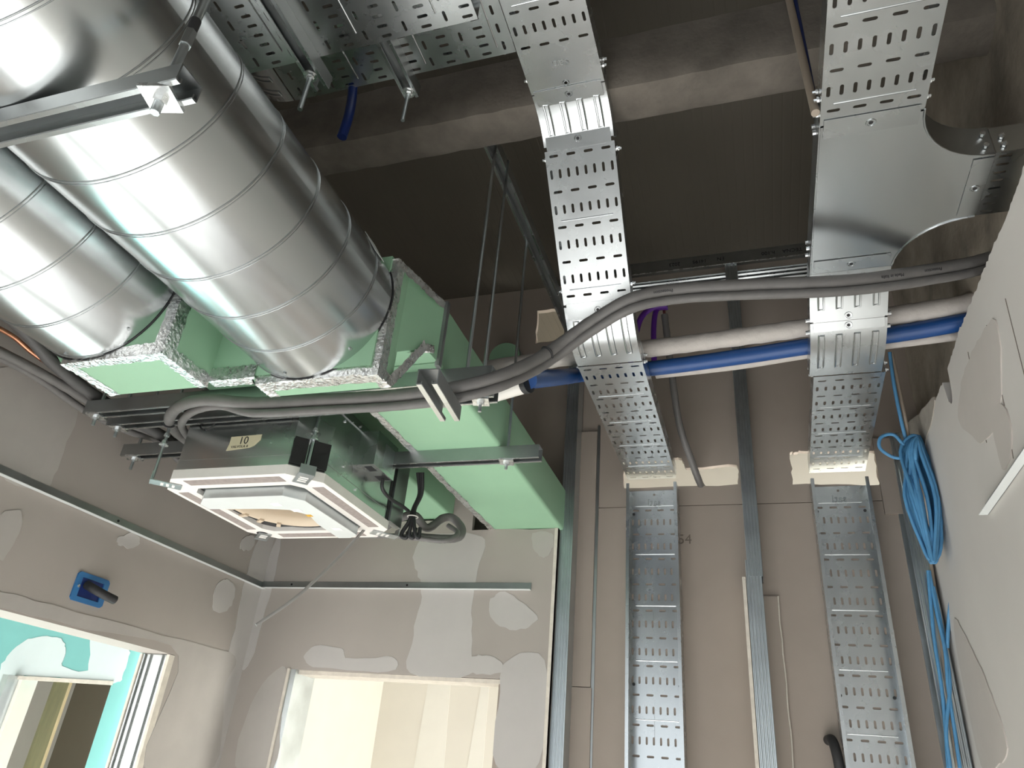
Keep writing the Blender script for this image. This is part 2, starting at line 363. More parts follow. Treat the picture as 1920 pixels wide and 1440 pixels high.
# left wall
patch(wl, [(0, 690), (140, 745), (125, 830), (95, 905), (80, 920), (0, 885)], 'x', XL, 'skim2')
patch(wl, [(485, 1012), (460, 1085), (440, 1180), (405, 1300), (380, 1436), (455, 1436), (470, 1240), (498, 1100), (516, 1013)], 'x', XL, 'skim')
patch(wl, [(0, 1110), (100, 1135), (340, 1200), (440, 1230), (420, 1290), (400, 1436), (270, 1436), (336, 1228), (170, 1180), (0, 1138)], 'x', XL, 'skim2')
patch(wl, [(220, 1010), (250, 1000), (262, 1015), (245, 1028), (225, 1022)], 'x', XL)
patch(wl, [(405, 1100), (425, 1085), (440, 1105), (430, 1140), (400, 1145)], 'x', XL)
patch(wl, [(0, 965), (40, 962), (30, 1010), (0, 1050)], 'x', XL, 'skim2')
patch(wl, [(460, 1005), (478, 1008), (470, 1030), (450, 1028)], 'x', XL)
# right wall: darker unskimmed streaks on the white
patch(wr, [(1812, 690), (1835, 640), (1868, 600), (1880, 700), (1872, 790), (1845, 830), (1822, 815), (1800, 790), (1803, 730)], 'x', XR, 'white_worn')
patch(wr, [(1700, 800), (1725, 775), (1752, 745), (1748, 790), (1735, 840), (1740, 900), (1728, 960), (1715, 930), (1705, 860)], 'x', XR, 'concrete_light')
patch(wr, [(1790, 1160), (1805, 1180), (1830, 1230), (1860, 1300), (1890, 1400), (1870, 1436), (1842, 1436), (1800, 1240)], 'x', XR, 'white_worn')
patch(wr, [(1860, 770), (1885, 760), (1900, 830), (1885, 880), (1868, 830)], 'x', XR, 'white_worn')
for q in [[(1885, 560), (1905, 640), (1925, 720)], [(1850, 610), (1870, 700), (1890, 790), (1900, 860)], [(1815, 660), (1830, 740), (1850, 830)]]:
    MB().tube([wx(a, b, XR-.0006) for a, b in q], .0012, 5).build('hairline_crack', 'pencil', wr)
# cream room and turquoise board
for x0, x1 in [(655, 690), (805, 845), (905, 918)]:
    patch(wb, [], 'y', 4.7) if 0 else plate([(p.x, p.z) for p in [wy(x0, 1262, 4.69), wy(x1, 1266, 4.69), wy(x1-14, 1440, 4.69), wy(x0-30, 1440, 4.69)]], [], .002, (0, 4.699, 0), X_, Z_, -Y_, 'skim_patch', 'cream_skim', bpy.data.objects['wall_next_room_back'])
patch(ct, [(0, 1255), (30, 1215), (70, 1193), (115, 1200), (125, 1220), (118, 1250), (165, 1255), (175, 1190), (240, 1213), (232, 1262), (212, 1279), (130, 1273), (45, 1268), (0, 1300)], 'y', 3.5, 'turq_skim', .008)
# doorway linings of the back door and the left door
d1 = struct(MB().box(-1.836, -1.81, 2.76, 2.91, ZF, .35).build('door_1', 'galv_stud'))
MB().box(-1.812, -.922, 2.78, 2.89, .335, .35).build('door_head', 'paper', d1)
MB().box(-.948, -.922, 2.79, 2.88, ZF, .34).build('door_jamb', 'plaster_rear', d1)
MB().box(-1.847, -1.836, 2.752, 2.7595, ZF, .352).build('board_edge', 'paper', d1)
d2 = struct(MB().box(-2.185, -2.09, 2.338, 2.3525, ZF, .326).build('door_2', 'galv_case'))
for x in (-2.19, -2.165, -2.11, -2.086): MB().box(x-.004, x+.004, 2.33, 2.339, ZF, .325).build('stud_lip', 'galv', d2)
MB().box(-2.205, -2.195, 2.325, 2.3525, ZF, .326).build('board_edge', 'paper', d2)
MB().box(-2.082, -2.0695, 2.325, 2.3525, ZF, .326).build('board_edge', 'paper', d2)
# windows behind the viewer
for i, (a, b) in enumerate([((-2.0, -3.75), (.3, -3.75))]):
    wn = struct(MB().box(-2.05, .5, -3.78, -3.72, -.84, -.78).build('window_1', 'white_metal'))
    for x in (-2.05, -.80, .45): MB().box(x, x+.05, -3.78, -3.72, -.78, 1.05).build('window_frame', 'white_metal', wn)
# perimeter angles for the false ceiling
def angle_trim(n, p0, p1, nrm, gap=None):
    p0, p1, nrm = Vec(p0), Vec(p1), Vec(nrm); u = (p1-p0).normalized(); L = (p1-p0).length
    o = struct(MB().prism([(0, 0), (.0014, 0), (.0014, .030), (0, .030)], p0+nrm*.0008, nrm, Z_, u, L).build('trim_%d' % n, 'galv_dull'))
    MB().prism([(.0014, 0), (.022, 0), (.022, .0014), (.0014, .0014)], p0+nrm*.0008, nrm, Z_, u, L).build('lip', 'white_metal', o)  # dull leg, white lip: light from below put into the colours
    mb = MB(); k = int(L/.55)
    for i in range(k): MB().cyl(p0+u*(.15+i*.55)+nrm*.0015+Z_*.018, p0+u*(.15+i*.55)+nrm*.004+Z_*.018, .0045, 8).build('screw', 'black_rubber', o)
    return o
angle_trim(1, (XL, -1.0, .672), (XL, YB, .672), X_)
angle_trim(2, (XL, YB, .675), (-.838, YB, .675), -Y_)
angle_trim(3, (XR, -1.0, .715), (XR, 2.09, .715), -X_)
# concrete beam
bm_ = MB(); rows = []
prof = [(1.335, 1.89), (1.335, 1.80), (1.335, 1.715), (1.345, 1.69), (1.40, 1.688), (1.455, 1.69), (1.472, 1.70), (1.475, 1.80), (1.475, 1.89)]
for i in range(60):
    x = -2.07+i*(2.755/59); rows.append([(x, y+random.uniform(-.002, .002), z+random.uniform(-.002, .002)) for y, z in prof])
bm_.strip(rows); tag(bm_.build('concrete_beam', 'concrete'), 'rough grey concrete beam crossing under the dark roof', 'beam')

# ------------------------------------------------------------------ studs and track of the back wall
def stud(label, x0, x1, z0, z1, web_right=True):
    t = thing('wall_stud', label, 'stud', 'steel studs of the back wall')
    w = x1-x0; n = 5; pr = []
    for i in range(n):                           # ribbed face towards the room
        a = x0+w*i/n
        pr += [(a+.001, 0), (a+w/n*.35, 0), (a+w/n*.5, .0025), (a+w/n*.85, .0025)]
    poly = [(x0, 0)]+pr+[(x1, 0), (x1, .006), (x0, .006)]
    MB().prism([(p[0], p[1]) for p in poly], (0, 2.786, z0), X_, Y_, Z_, z1-z0).build('flange', 'galv_stud', t, 20)
    xw = x1-.002 if web_right else x0
    MB().box(xw, xw+.002, 2.79, 2.884, z0, z1).build('web', 'galv_stud', t)
    MB().box(x0, x1, 2.878, 2.8845, z0, z1).build('rear_flange', 'galv_stud', t)
    for z in [z0+.9, z0+1.7]:
        MB().cyl(((x0+x1)/2, 2.7855, z), ((x0+x1)/2, 2.782, z), .005, 8).build('screw', 'zinc', t)
    return t
stud('ribbed steel stud at the cut edge of the skimmed wall', -.740, -.688, ZF, 1.9)
stud('ribbed steel stud standing midway between the two upright trays', -.036, .018, ZF, .80)
stud('plain dark upper length of stud running up to the roof track', -.030, .023, .74, 2.2)
stud('steel stud in the right corner beside the blue cables', .515, .575, ZF, 1.28)
MB().box(-.755, -.742, 2.757, 2.79, ZF, .925).build('board_edge', 'paper', wb)
MB().box(-.050, -.038, 2.775, 2.883, ZF, .735).build('board', 'paper', wb)
tr = thing('roof_track', 'steel roof track with printed lettering at the head of the bare wall', 'track')
MB().box(-.62, .7, 2.783, 2.785, 2.165, 2.229).build('front_flange', 'galv_dull', tr)
MB().box(-.62, .7, 2.785, 2.884, 2.2255, 2.2285).build('web', 'galv_dull', tr)
pr = [(0, 0)]
for i in range(4): pr += [(.004+.022*i, 0), (.010+.022*i, .006), (.018+.022*i, .006), (.024+.022*i, 0)]
MB().prism([(a, -b) for a, b in pr]+[(.10, .003), (0, .003)], (-.62, 2.878, 2.09), Z_, Y_, X_, 1.32).build('rear_flange', 'galv', tr, 20)
MB().box(-.62, .7, 2.781, 2.784, 2.163, 2.167).build('bright_edge', 'zinc', tr)
for txt, px, py in [('EN', 1352, 497), ('14195', 1312, 497), ('2023', 1265, 500), ('TECNA', 1486, 473), ('h.100', 1440, 473)]:
    p = wy(px, py, 2.7825); text(txt, .026, (p.x, 2.7825, 2.197), -X_, -Z_, 'lettering', 'ink', tr)

# ------------------------------------------------------------------ cable trays
def tray_part(t, o, U, V, Wd, L, w=.2, first=.04, side=.06, marks=None, skip=(), ribs=True, bolts=(), perfor=True):
    """base plate in plane (U along, V across, centred), sides rise along Wd"""
    o, U, V, Wd = Vec(o), Vec(U).normalized(), Vec(V).normalized(), Vec(Wd).normalized()
    holes = []; k = 0; u = first; n4 = max(4, round(w/.05)); ribu = []
    while u < L+.02 and perfor:
        if .008 < u < L-.008 and not any(a < u < b for a, b in skip):
            holes += [slot(u, (i-(n4-1)/2)*w/n4, .026, .0075, False) for i in range(n4)]
        v = u+.05
        if .018 < v < L-.018 and not any(a < v < b for a, b in skip):
            holes += [slot(v, (i-(2*n4-1)/2)*w/(2*n4), .026, .0075, True) for i in range(2*n4)]
        if k % 2 == 0 and .03 < u-.018 < L-.01 and not any(a < u < b for a, b in skip): ribu.append(u-.018)
        u += .1; k += 1
    if marks == 'end': holes += [circ(L-.018, 0, .0045, 10)]
    if marks == 'start': holes += [circ(.018, 0, .0045, 10)]
    plate(rect(0, L, -w/2, w/2), holes, .0016, o, U, V, Wd, 'base', 'galv', t)
    for s in (-1, 1):
        poly = [(0, 0), (0, side), (-.012*s, side), (-.012*s, side-.0016), (-.0016*s, side-.0016), (-.0016*s, 0)]
        MB().prism(poly, o+V*(w/2*s), V, Wd, U, L).build('side_wall', 'galv', t)
    if ribs:
        for r in ribu:
            MB().tube([o+U*r+V*(-w*.38)-Wd*.0002, o+U*r+V*(w*.38)-Wd*.0002], .0024, 8).build('stiffening_rib', 'galv', t)
    for b in bolts:
        for s in (-1, 1):
            for h in (.018, .042):
                mb = MB(); c = o+U*b+V*(s*(w/2+.002))+Wd*h
                mb.cyl(c-V*.001*s, c+V*.004*s, .0065, 8); mb.tube([c, c+V*.010*s], .0035, 6); mb.build('bolt', 'zinc', t)
    if marks:
        uu = L-.018 if marks == 'end' else .018
        mb = MB(); P = [o+U*(uu+.008*cos(a))+V*(.008*sin(a))-Wd*.001 for a in [2*pi*i/16 for i in range(16)]]
        mb.tube(P, .0018, 6, True); mb.build('dimple', 'galv', t)
def bez(p0, p1, p2, n=10): return [Vec(p0)*(1-t)**2+Vec(p1)*(2*t*(1-t))+Vec(p2)*t*t for t in [i/n for i in range(n+1)]]
def bend(t, path, V, w=.2, side=.06, slots=True):
    V = Vec(V); n = len(path); wn = []
    for i in range(n):
        d = (path[min(i+1, n-1)]-path[max(i-1, 0)]).normalized(); q = V.cross(d).normalized()
        wn.append(q if q.z > 0 else -q)
    mb = MB(); mb.strip([[p-V*w/2, p-V*w/2*.33, p+V*w/2*.33, p+V*w/2] for p in path]); mb.strip([[p+V*w/2+q*.0015, p-V*w/2+q*.0015] for p, q in zip(path, wn)])
    mb.build('base', 'galv', t, 60)
    for s in (-1, 1):
        mb = MB(); mb.strip([[p+V*(w/2*s), p+V*(w/2*s)+q*side, p+V*(w/2*s-.010*s)+q*side] for p, q in zip(path, wn)])
        mb.build('side_wall', 'galv', t)
    if slots:
        a, b = int(n*.2), int(n*.85)
        for i in range(4):
            v = (i-1.5)*w*.235
            lp = [p+V*(v-.007)-q*.0012 for p, q in zip(path[a:b], wn[a:b])]+[p+V*(v+.007)-q*.0012 for p, q in zip(path[a:b], wn[a:b])][::-1]
            MB().tube(lp, .0028, 6, True).build('embossed_bead', 'galv', t)
    return wn
def splice(t, o, U, V, Wd, w=.2, L=.05):
    o, U, V, Wd = map(Vec, (o, U, V, Wd)); 
    MB().obox(o-Wd*.0015, U, V, Wd, L/2, w*.46, .0008).build('splice_plate', 'galv', t)
    mb = MB(); P = [o+U*(.009*cos(a))+V*(.009*sin(a))-Wd*.0025 for a in [2*pi*i/16 for i in range(16)]]; mb.tube(P, .0018, 6, True); mb.build('dimple', 'galv', t)
    MB().cyl(o-Wd*.001, o-Wd*.003, .0045, 10).build('rivet', 'black_rubber', t)
XA = -.383                                   # middle of the left descending tray
# high run
t = thing('cable_tray', 'high perforated tray run stamped sati above the concrete beam', 'cable tray', 'perforated cable trays')
tray_part(t, (XA, -.38, 1.65), Y_, X_, Z_, 1.664, first=.02, marks='end', skip=[(1.56, 1.70)], bolts=(1.63,))
text('sati', .036, (XA, 1.205, 1.6488), -X_, Y_, 'stamped_lettering', 'galv_dull', t, .0012, .0)
pa, pb, pc, pd = Vec((XA, 1.288, 1.65)), Vec((XA, 1.425, 1.597)), Vec((XA, 1.732, 1.255)), Vec((XA, 1.93, 1.17))
db = (pc-pb).normalized()
t = thing('tray_bend', 'ribbed tray bend where the left tray starts to slope under the beam', 'tray bend', 'tray bends')
k1 = pb-db*((pb.z-1.65)/db.z); bend(t, bez(pa, k1, pb), X_)
splice(t, (XA, 1.30, 1.6485), Y_, X_, Z_); splice(t, pb-db*.01, db, X_, X_.cross(db))
t = thing('cable_tray', 'sloping perforated tray between the two ribbed bends', 'cable tray', 'perforated cable trays')
tray_part(t, pb+db*.012, db, X_, X_.cross(db), (pc-pb).length-.02, first=.015, bolts=(.02, .40))
t = thing('tray_bend', 'ribbed tray bend crossed by the grey pipes at the foot of the slope', 'tray bend', 'tray bends')
k2 = pc+db*((1.17-pc.z)/db.z); bend(t, bez(pc, k2, pd), X_)
splice(t, pc+db*.015, db, X_, X_.cross(db)); 
t = thing('cable_tray', 'level perforated tray running to the wall above the left upright tray', 'cable tray', 'perforated cable trays')
tray_part(t, (XA, 1.935, 1.17), Y_, X_, Z_, .945, first=.022, bolts=(.03,))
# upright trays fixed to the bare board, open side to the room
def upright(label, xc, ztop, z0, w=.2):
    t = thing('cable_tray', label, 'cable tray', 'perforated cable trays')
    tray_part(t, (xc, 2.8825, ztop), -Z_, X_, -Y_, ztop-z0, w=w, first=.085, side=.092, marks='start', skip=[(0, .07)], ribs=True)
    text('sati', .04, (xc, 2.880, ztop-.052), -X_, Z_, 'stamped_lettering', 'galv_dull', t, .0012, .0)
    for z in (ztop-.10, ztop-.75, ztop-1.4):
        for s in (-1, 1):
            MB().cyl((xc+s*.083, 2.8815, z), (xc+s*.083, 2.879, z), .0055, 10).build('screw', 'black_rubber', t)
    return t
upright('upright perforated tray on the bare wall left of the middle stud', -.375, 1.118, -.25)
upright('upright perforated tray on the bare wall near the right corner', .322, 1.112, -.25)
# right run
XT = .30
t = thing('cable_tray', 'perforated tray overhead at the right leading into the tee', 'cable tray', 'perforated cable trays')
tray_part(t, (XT, -.50, 1.28), Y_, X_, Z_, 1.72, first=.078, bolts=(1.33, 1.66, 1.70))
t = thing('tray_tee', 'smooth steel tray tee with rounded corners branching into the right wall', 'tray tee')
arc1 = [(.40+.16*(1-cos(a)), 1.215+.16*sin(a)) for a in [pi/2*i/10 for i in range(11)]]
arc2 = [(.40+.16*(1-cos(a)), 1.735-.16*sin(a)) for a in [pi/2*i/10 for i in range(11)]]
out = [(.2, 1.215)]+arc1+arc2[::-1]+[(.2, 1.735)]
plate([(a, b) for a, b in out], [circ(.3, 1.705, .0045, 10), circ(.535, 1.47, .0045, 10)], .0016, (0, 0, 1.28), X_, Y_, Z_, 'base', 'galv_duct', t)
for arc in (arc1, arc2, [(.2, 1.215), (.2, 1.735)]):
    MB().strip([[Vec((a, b, 1.2795)), Vec((a, b, 1.36))] for a, b in arc]).build('side_wall', 'galv_dull', t)
    MB().tube([(a, b, 1.2785) for a, b in arc], .0025, 6).build('edge_bead', 'galv', t)
splice(t, (XT, 1.225, 1.2785), Y_, X_, Z_); splice(t, (XT, 1.705, 1.2785), Y_, X_, Z_); splice(t, (.54, 1.475, 1.2785), X_, Y_, Z_, w=.2, L=.04)
for x, y, h in [(.545, 1.372, 1.30), (.545, 1.372, 1.335), (.199, 1.26, 1.31), (.199, 1.26, 1.33), (.199, 1.66, 1.31), (.199, 1.66, 1.33), (.199, 1.70, 1.32)]:
    n = -Y_ if x > .4 else -X_
    MB().cyl((x, y, h), Vec((x, y, h))+n*.008, .006, 8).build('bolt', 'zinc', t)
t = thing('cable_tray', 'dark perforated branch tray vanishing over the right wall', 'cable tray', 'perforated cable trays')
tray_part(t, (.562, 1.475, 1.281), X_, Y_, Z_, .12, first=-.03, bolts=(.018,), side=.075)
qa, qb, qc, qd = Vec((XT, 1.737, 1.28)), Vec((XT, 1.888, 1.224)), Vec((XT, 1.892, 1.221)), Vec((XT, 2.105, 1.17))
dq = (qc-qb).normalized()
t = thing('tray_bend', 'upper ribbed bend below the steel tee', 'tray bend', 'tray bends')
bend(t, bez(qa, qb-dq*((qb.z-1.28)/dq.z)*1.0 if False else Vec((XT, 1.81, 1.275)), qb), X_); splice(t, qb-dq*.012, dq, X_, X_.cross(dq), L=.028)
t = thing('tray_bend', 'lower ribbed bend beside the end of the blue pipe', 'tray bend', 'tray bends')
bend(t, bez(qc, Vec((XT, 1.985, 1.17)), qd), X_); splice(t, qc+dq*.012, dq, X_, X_.cross(dq), L=.028)
for b in (.01, .05):
    for s in (-1, 1): MB().cyl((XT+s*.1, 1.885+b, 1.24-b*.4), (XT+s*.111, 1.885+b, 1.24-b*.4), .006, 8).build('bolt', 'zinc', t)
t = thing('cable_tray', 'level perforated tray running to the wall above the right upright tray', 'cable tray', 'perforated cable trays')
tray_part(t, (XT+.012, 2.11, 1.17), Vec((.02, 1, 0)), X_, Z_, .77, first=.03, bolts=(.02,))
# cross trays at the top left
t = thing('cable_tray', 'wide low cross tray over the round ducts at the top', 'cable tray', 'perforated cable trays')
tray_part(t, (-2.0, .79, 1.5), X_, Y_, Z_, 1.50, w=.30, first=.03, bolts=())
t = thing('cable_tray', 'narrower cross tray behind the wide one joining the high run', 'cable tray', 'perforated cable trays')
tray_part(t, (-1.14, 1.045, 1.651), X_, Y_, Z_, .655, w=.2, first=.03, bolts=(.62,))
t = thing('tray_bend', 'ribbed bend at the far left end of the narrow cross tray', 'tray bend', 'tray bends')
ra = Vec((-1.145, 1.045, 1.651)); bend(t, bez(ra, ra+Vec((-.07, 0, 0)), ra+Vec((-.13, 0, .07))), Y_)

# ------------------------------------------------------------------ strut channels, rods and washers
def strut(label, p0, p1, open_dir, hgt=.041, wid=.041, name='strut_channel', m='galv_dull'):
    p0, p1, W_ = Vec(p0), Vec(p1), -Vec(open_dir); U = (p1-p0).normalized(); V = W_.cross(U)
    a, b, k, lip, th = wid/2, hgt, .011, .008, .0024
    poly = [(-a, 0), (-k, 0), (-k, lip), (-k-th, lip), (-k-th, th), (-a+th, th), (-a+th, b-th), (a-th, b-th), (a-th, th), (k+th, th), (k+th, lip), (k, lip), (k, 0), (a, 0), (a, b), (-a, b)]
    t = thing(name, label, 'strut', 'steel strut channels')
    MB().prism(poly, p0, V, W_, U, (p1-p0).length).build('channel', m, t, 25)
    # bright rolled lips
    for s in (-1, 1):
        MB().obox((p0+p1)/2+V*(s*(a+k)/2)-W_*.0008, U, V, W_, (p1-p0).length/2, (a-k)/2-.001, .0006).build('lip', 'galv', t)
    return t
def rod(label, x, y, z0, z1, zw=None, r=.005, sq=True, cat='rod', coupler=None):
    t = thing('threaded_rod', label, 'rod', 'threaded hanger rods')
    n = 2
    path = [(x, y, z0+(z1-z0)*i/n) for i in range(n+1)]
    MB().tube(path, r, 8).build('shaft', 'galv_stud', t, 80)
    if zw is not None:
        if sq:
            MB().obox((x, y, zw-.003), Vec((1, .25, 0)), Vec((-.25, 1, 0)), Z_, .022, .022, .003).build('square_washer', 'zinc', t)
        else: MB().cyl((x, y, zw-.003), (x, y, zw), .017, 20).build('round_washer', 'zinc', t)
        mb = MB(); hexnut(mb, (x, y, zw-.010), Z_, .010, .009); mb.build('nut', 'zinc', t)
    if coupler:
        mb = MB(); hexnut(mb, (x, y, coupler), Z_, .0085, .03); mb.build('coupler', 'galv_dull', t)
        MB().cyl((x, y, coupler+.015), (x, y, coupler+.04), .0075, 12).build('sleeve', 'black_rubber', t)
    return t
ZB = .925
strut('long strut channel under the green ducts, nearest the round ducts', (-1.9, 1.505, ZB-.041), (-.592, 1.505, ZB-.041), -Z_)
strut('long strut channel close behind the one nearest the round ducts', (-1.89, 1.588, ZB-.041), (-.615, 1.588, ZB-.041), -Z_)
strut('short strut channel sticking out at the left of the cassette unit', (-2.03, 1.80, ZB-.045), (-1.72, 1.80, ZB-.045), -Z_)
strut('strut channel under the far green duct right of the cassette unit', (-1.10, 1.985, ZB-.041), (-.602, 1.985, ZB-.041), -Z_)
strut('strut channel passing under the near round duct with a square washer', (-1.80, .483, .766), (-.665, .483, .766), -Z_, hgt=.030)
strut('dark strut rail running back overhead beside the sloping tray', (-.69, 1.478, 1.745), (-.69, 2.88, 1.745), -Z_)
strut('short strut offcut hanging under the green duct in front of the grey pipes', (-.655, 1.268, .757), (-.672, 1.45, .757), -Z_, hgt=.038, wid=.050)
strut('strut under the wide cross tray at the top ending in a round washer', (-.925, .55, 1.458), (-.925, 1.0, 1.458), -Z_)
strut('strut under the narrow cross tray beside the hanging blue conduit', (-.79, .86, 1.609), (-.79, 1.185, 1.609), -Z_)
rod('hanger rod over the green duct nearest the round ducts', -.668, 1.505, .85, 1.75, ZB-.041)
rod('second hanger rod over the green duct, just behind the nearest', -.655, 1.588, .85, 1.75, ZB-.041)
rod('hanger rod reaching down to the far strut of the green duct', -.71, 1.985, .855, 1.75, ZB-.041)
rod('hanger rod with black coupling sleeve beside the near round duct', -.705, .483, .735, 1.9, .766, r=.0065, coupler=.885)
rod('hanger rod end with washer under the leftmost strut end by the wall', -1.865, 1.505, .85, 1.2, ZB-.041)
rod('hanger rod end with washer under the second strut end by the wall', -1.86, 1.588, .85, 1.2, ZB-.041)
rod('hanger rod with washer under the short strut left of the cassette', -1.985, 1.80, .835, 1.4, ZB-.045)
rod('rod end with round washer hanging under the wide cross tray', -.93, .955, 1.34, 1.5, 1.458, r=.006, sq=False)
rod('thin rod end hanging under the narrow cross tray', -.79, 1.165, 1.50, 1.69, 1.609, r=.0055, sq=False)

# ------------------------------------------------------------------ round spiral ducts
def spiral(label, xc, zc, r, y0, y1, phase, ends=()):
    t = thing('round_duct', label, 'duct', 'round spiral ducts')
    seg, n = 96, 60; mb = MB(); rows = []
    for i in range(n+1):
        y = y0+(y1-y0)*i/n
        rows.append([(xc+r*cos(2*pi*k/seg), y, zc+r*sin(2*pi*k/seg)) for k in range(seg+1)])
    mb.strip(rows)
    mb.strip([[(xc+(r-.004)*cos(2*pi*k/seg), y, zc+(r-.004)*sin(2*pi*k/seg)) for k in range(seg+1)] for y in (y0, y1)])
    me = mb.build('shell', 'galv_duct', t, 60)
    pitch = .131; p = []; a0 = math.radians(232.6); turns = (y1-y0)/pitch; N_ = int(turns*64)
    for i in range(N_+1):
        y = y0+(y1-y0)*i/N_; a = a0+2*pi*(y-phase)/pitch
        p.append((xc+(r+.0006)*cos(a), y, zc+(r+.0006)*sin(a)))
    MB().tube(p, .0013, 6).build('spiral_seam', 'galv_dull', t, 80)
    p = [(q[0], q[1]+.006, q[2]) for q in p]
    MB().tube(p, .0009, 5).build('spiral_seam', 'galv_duct', t, 80)
    for y, w in ends:
        mb = MB().strip([[(xc+rr*cos(2*pi*k/seg), yy, zc+rr*sin(2*pi*k/seg)) for k in range(seg+1)] for yy, rr in ((y-w, r), (y-w, r+.004), (y-w*.5, r+.0055), (y, r+.004), (y, r))])
        mb.build('collar', 'galv_duct', t, 40)
    MB().tube([(xc+(r+.0015)*cos(2*pi*k/72), y1-.0015, zc+(r+.0015)*sin(2*pi*k/72)) for k in range(72)], .0022, 6, True).build('shadow_gap_ring', 'black_rubber', t, 60)  # black ring stands in for the shadow gap at the duct end
    for a in (205, 262, 312):
        a = math.radians(a); c = Vec((xc+r*cos(a), y1-.03, zc+r*sin(a))); nrm = Vec((cos(a), 0, sin(a)))
        MB().cyl(c, c+nrm*.003, .004, 8).build('screw', 'galv_dull', t)
    return t
spiral('larger looking near spiral duct crossing the top left', -.98, .997, .199, -2.2, 1.268, .602, ends=((.20, .05),))
spiral('far left spiral duct tucked beside the near one', -1.47, 1.003, .202, -2.2, 1.102, .55)
MB().obox((-.98+.201*cos(.55), 1.19, .997+.201*sin(.55)), Y_, Vec((-sin(.55), 0, cos(.55))), Vec((cos(.55), 0, sin(.55))), .025, .035, .0006).build('sticker', 'white_metal', bpy.data.objects['round_duct'])

# ------------------------------------------------------------------ green plenum and rectangular ducts
pl = thing('duct_plenum', 'green foam board plenum with crinkled foil tape joining the round ducts', 'plenum')
MB().prism([(-1.54, .797), (-1.245, .797), (-1.245, 1.205), (-1.68, 1.205), (-1.68, .93)], (0, 1.102, 0), X_, Z_, Y_, .16).build('collar_box', 'green', pl)
MB().prism([(-1.109, .797), (-.782, .797), (-.782, 1.12), (-1.185, 1.20), (-1.185, .90)], (0, 1.268, 0), X_, Z_, Y_, .068).build('collar_box', 'green', pl)
sec = [(1.262, -1.56, -.80, .815, 1.13), (1.31, -1.56, -.79, .875, 1.12), (1.41, -1.56, -.748, .946, 1.112), (1.45, -1.56, -.728, .927, 1.108)]
mb = MB(); loops = [[(a[1], a[0], a[3]), (a[2], a[0], a[3]), (a[2], a[0], a[4]), (a[1], a[0], a[4])] for a in sec]
for i, l in enumerate(loops): mb.v += [Vec(p) for p in l]
for i in range(3): mb.f += [(i*4+k, i*4+(k+1) % 4, i*4+4+(k+1) % 4, i*4+4+k) for k in range(4)]
mb.f += [(0, 1, 2, 3), (12, 13, 14, 15)]
mb.build('transition_box', 'green', pl)
def tape(a, b, d1, d2, w1=.034, w2=.034, parent=pl, n=26):
    a, b, d1, d2 = Vec(a), Vec(b), Vec(d1).normalized(), Vec(d2).normalized(); out = -(d1+d2).normalized(); rows = []
    for i in range(n+1):
        p = a.lerp(b, i/n); j = lambda s: Vec((random.uniform(-s, s), random.uniform(-s, s), random.uniform(-s, s)))
        e1, e2 = random.uniform(-.003, .003), random.uniform(-.003, .003)
        rows.append([p+d1*(w1+e1)-d2*.0012+j(.0003), p+d1*w1*.5-d2*.002+j(.0008), p+d1*.006-d2*.0025+j(.0012), p+out*.003+j(.0014),
                     p+d2*.006-d1*.0025+j(.0012), p+d2*w2*.5-d1*.002+j(.0008), p+d2*(w2+e2)-d1*.0012+j(.0003)])
    MB().strip(rows).build('foil_tape', 'foil', parent, 25)
D_, U_ = -Z_, Z_
tape((-1.54, 1.102, .797), (-1.245, 1.102, .797), Y_, Z_, .026, .03)                  # far-left collar: front bottom
tape((-1.245, 1.102, .797), (-1.245, 1.262, .797), -X_, Z_, .026, .03)
tape((-1.54, 1.102, .797), (-1.54, 1.262, .797), X_, Vec((-1, 0, 1)), .026, .03)
tape((-1.245, 1.102, .80), (-1.245, 1.102, 1.20), -X_, Y_, .03, .034)
tape((-1.245, 1.261, .812), (-1.11, 1.261, .812), Y_, Z_, .03, .034)
tape((-1.109, 1.268, .797), (-.782, 1.268, .797), Y_, Z_, .038, .03)
tape((-1.109, 1.268, .797), (-1.109, 1.336, .797), X_, Vec((-1, 0, 1)), .026, .03)
tape((-.782, 1.268, .797), (-.782, 1.336, .797), -X_, Z_, .026, .024)
tape((-.782, 1.268, .79), (-.782, 1.268, 1.12), -X_, Y_, .04, .032)
tape((-.782, 1.262, 1.118), (-.730, 1.45, 1.108), -Z_, -X_, .022, .02)
tape((-.781, 1.336, .80), (-.746, 1.412, .945), Vec((0, -.8, .6)), -X_, .022, .03)
tape((-.746, 1.408, .938), (-.735, 1.432, .945), Vec((0, 0, 1)), -X_, .02, .05)
# flange profile between plenum and duct
MB().box(-.733, -.721, 1.446, 1.462, .915, 1.112).build('joint_profile', 'galv_dull', pl)
def rduct(label, x0, x1, z0, z1, y0, y1, tape_left=True):
    t = thing('rectangular_duct', label, 'duct', 'green rectangular ducts')
    r = .012; poly = []
    for cx, cz, a0 in ((x1-r, z0+r, -90), (x1-r, z1-r, 0), (x0+r, z1-r, 90)):
        poly += [(cx+r*cos(math.radians(a0+90*i/4)), cz+r*sin(math.radians(a0+90*i/4))) for i in range(5)]
    poly.append((x0, z0))
    MB().prism(poly, (0, y0, 0), X_, Z_, Y_, y1-y0).build('duct_shell', 'green', t, 40)
    tape((x0, y0, z0), (x0, y1, z0), X_, Z_, .022, .03, t, 60)
    MB().box(x0-.004, x1+.004, y1-.04, y1-.02, z0-.001, z1+.003).build('joint_profile', 'foil', t)
    return t
rduct('near green duct above the far strut, running into the back wall', -1.035, -.727, ZB, 1.103, 1.452, 3.3)
rduct('left green duct passing above the cassette unit into the back wall', -1.555, -1.205, .978, 1.14, 1.452, 3.3)
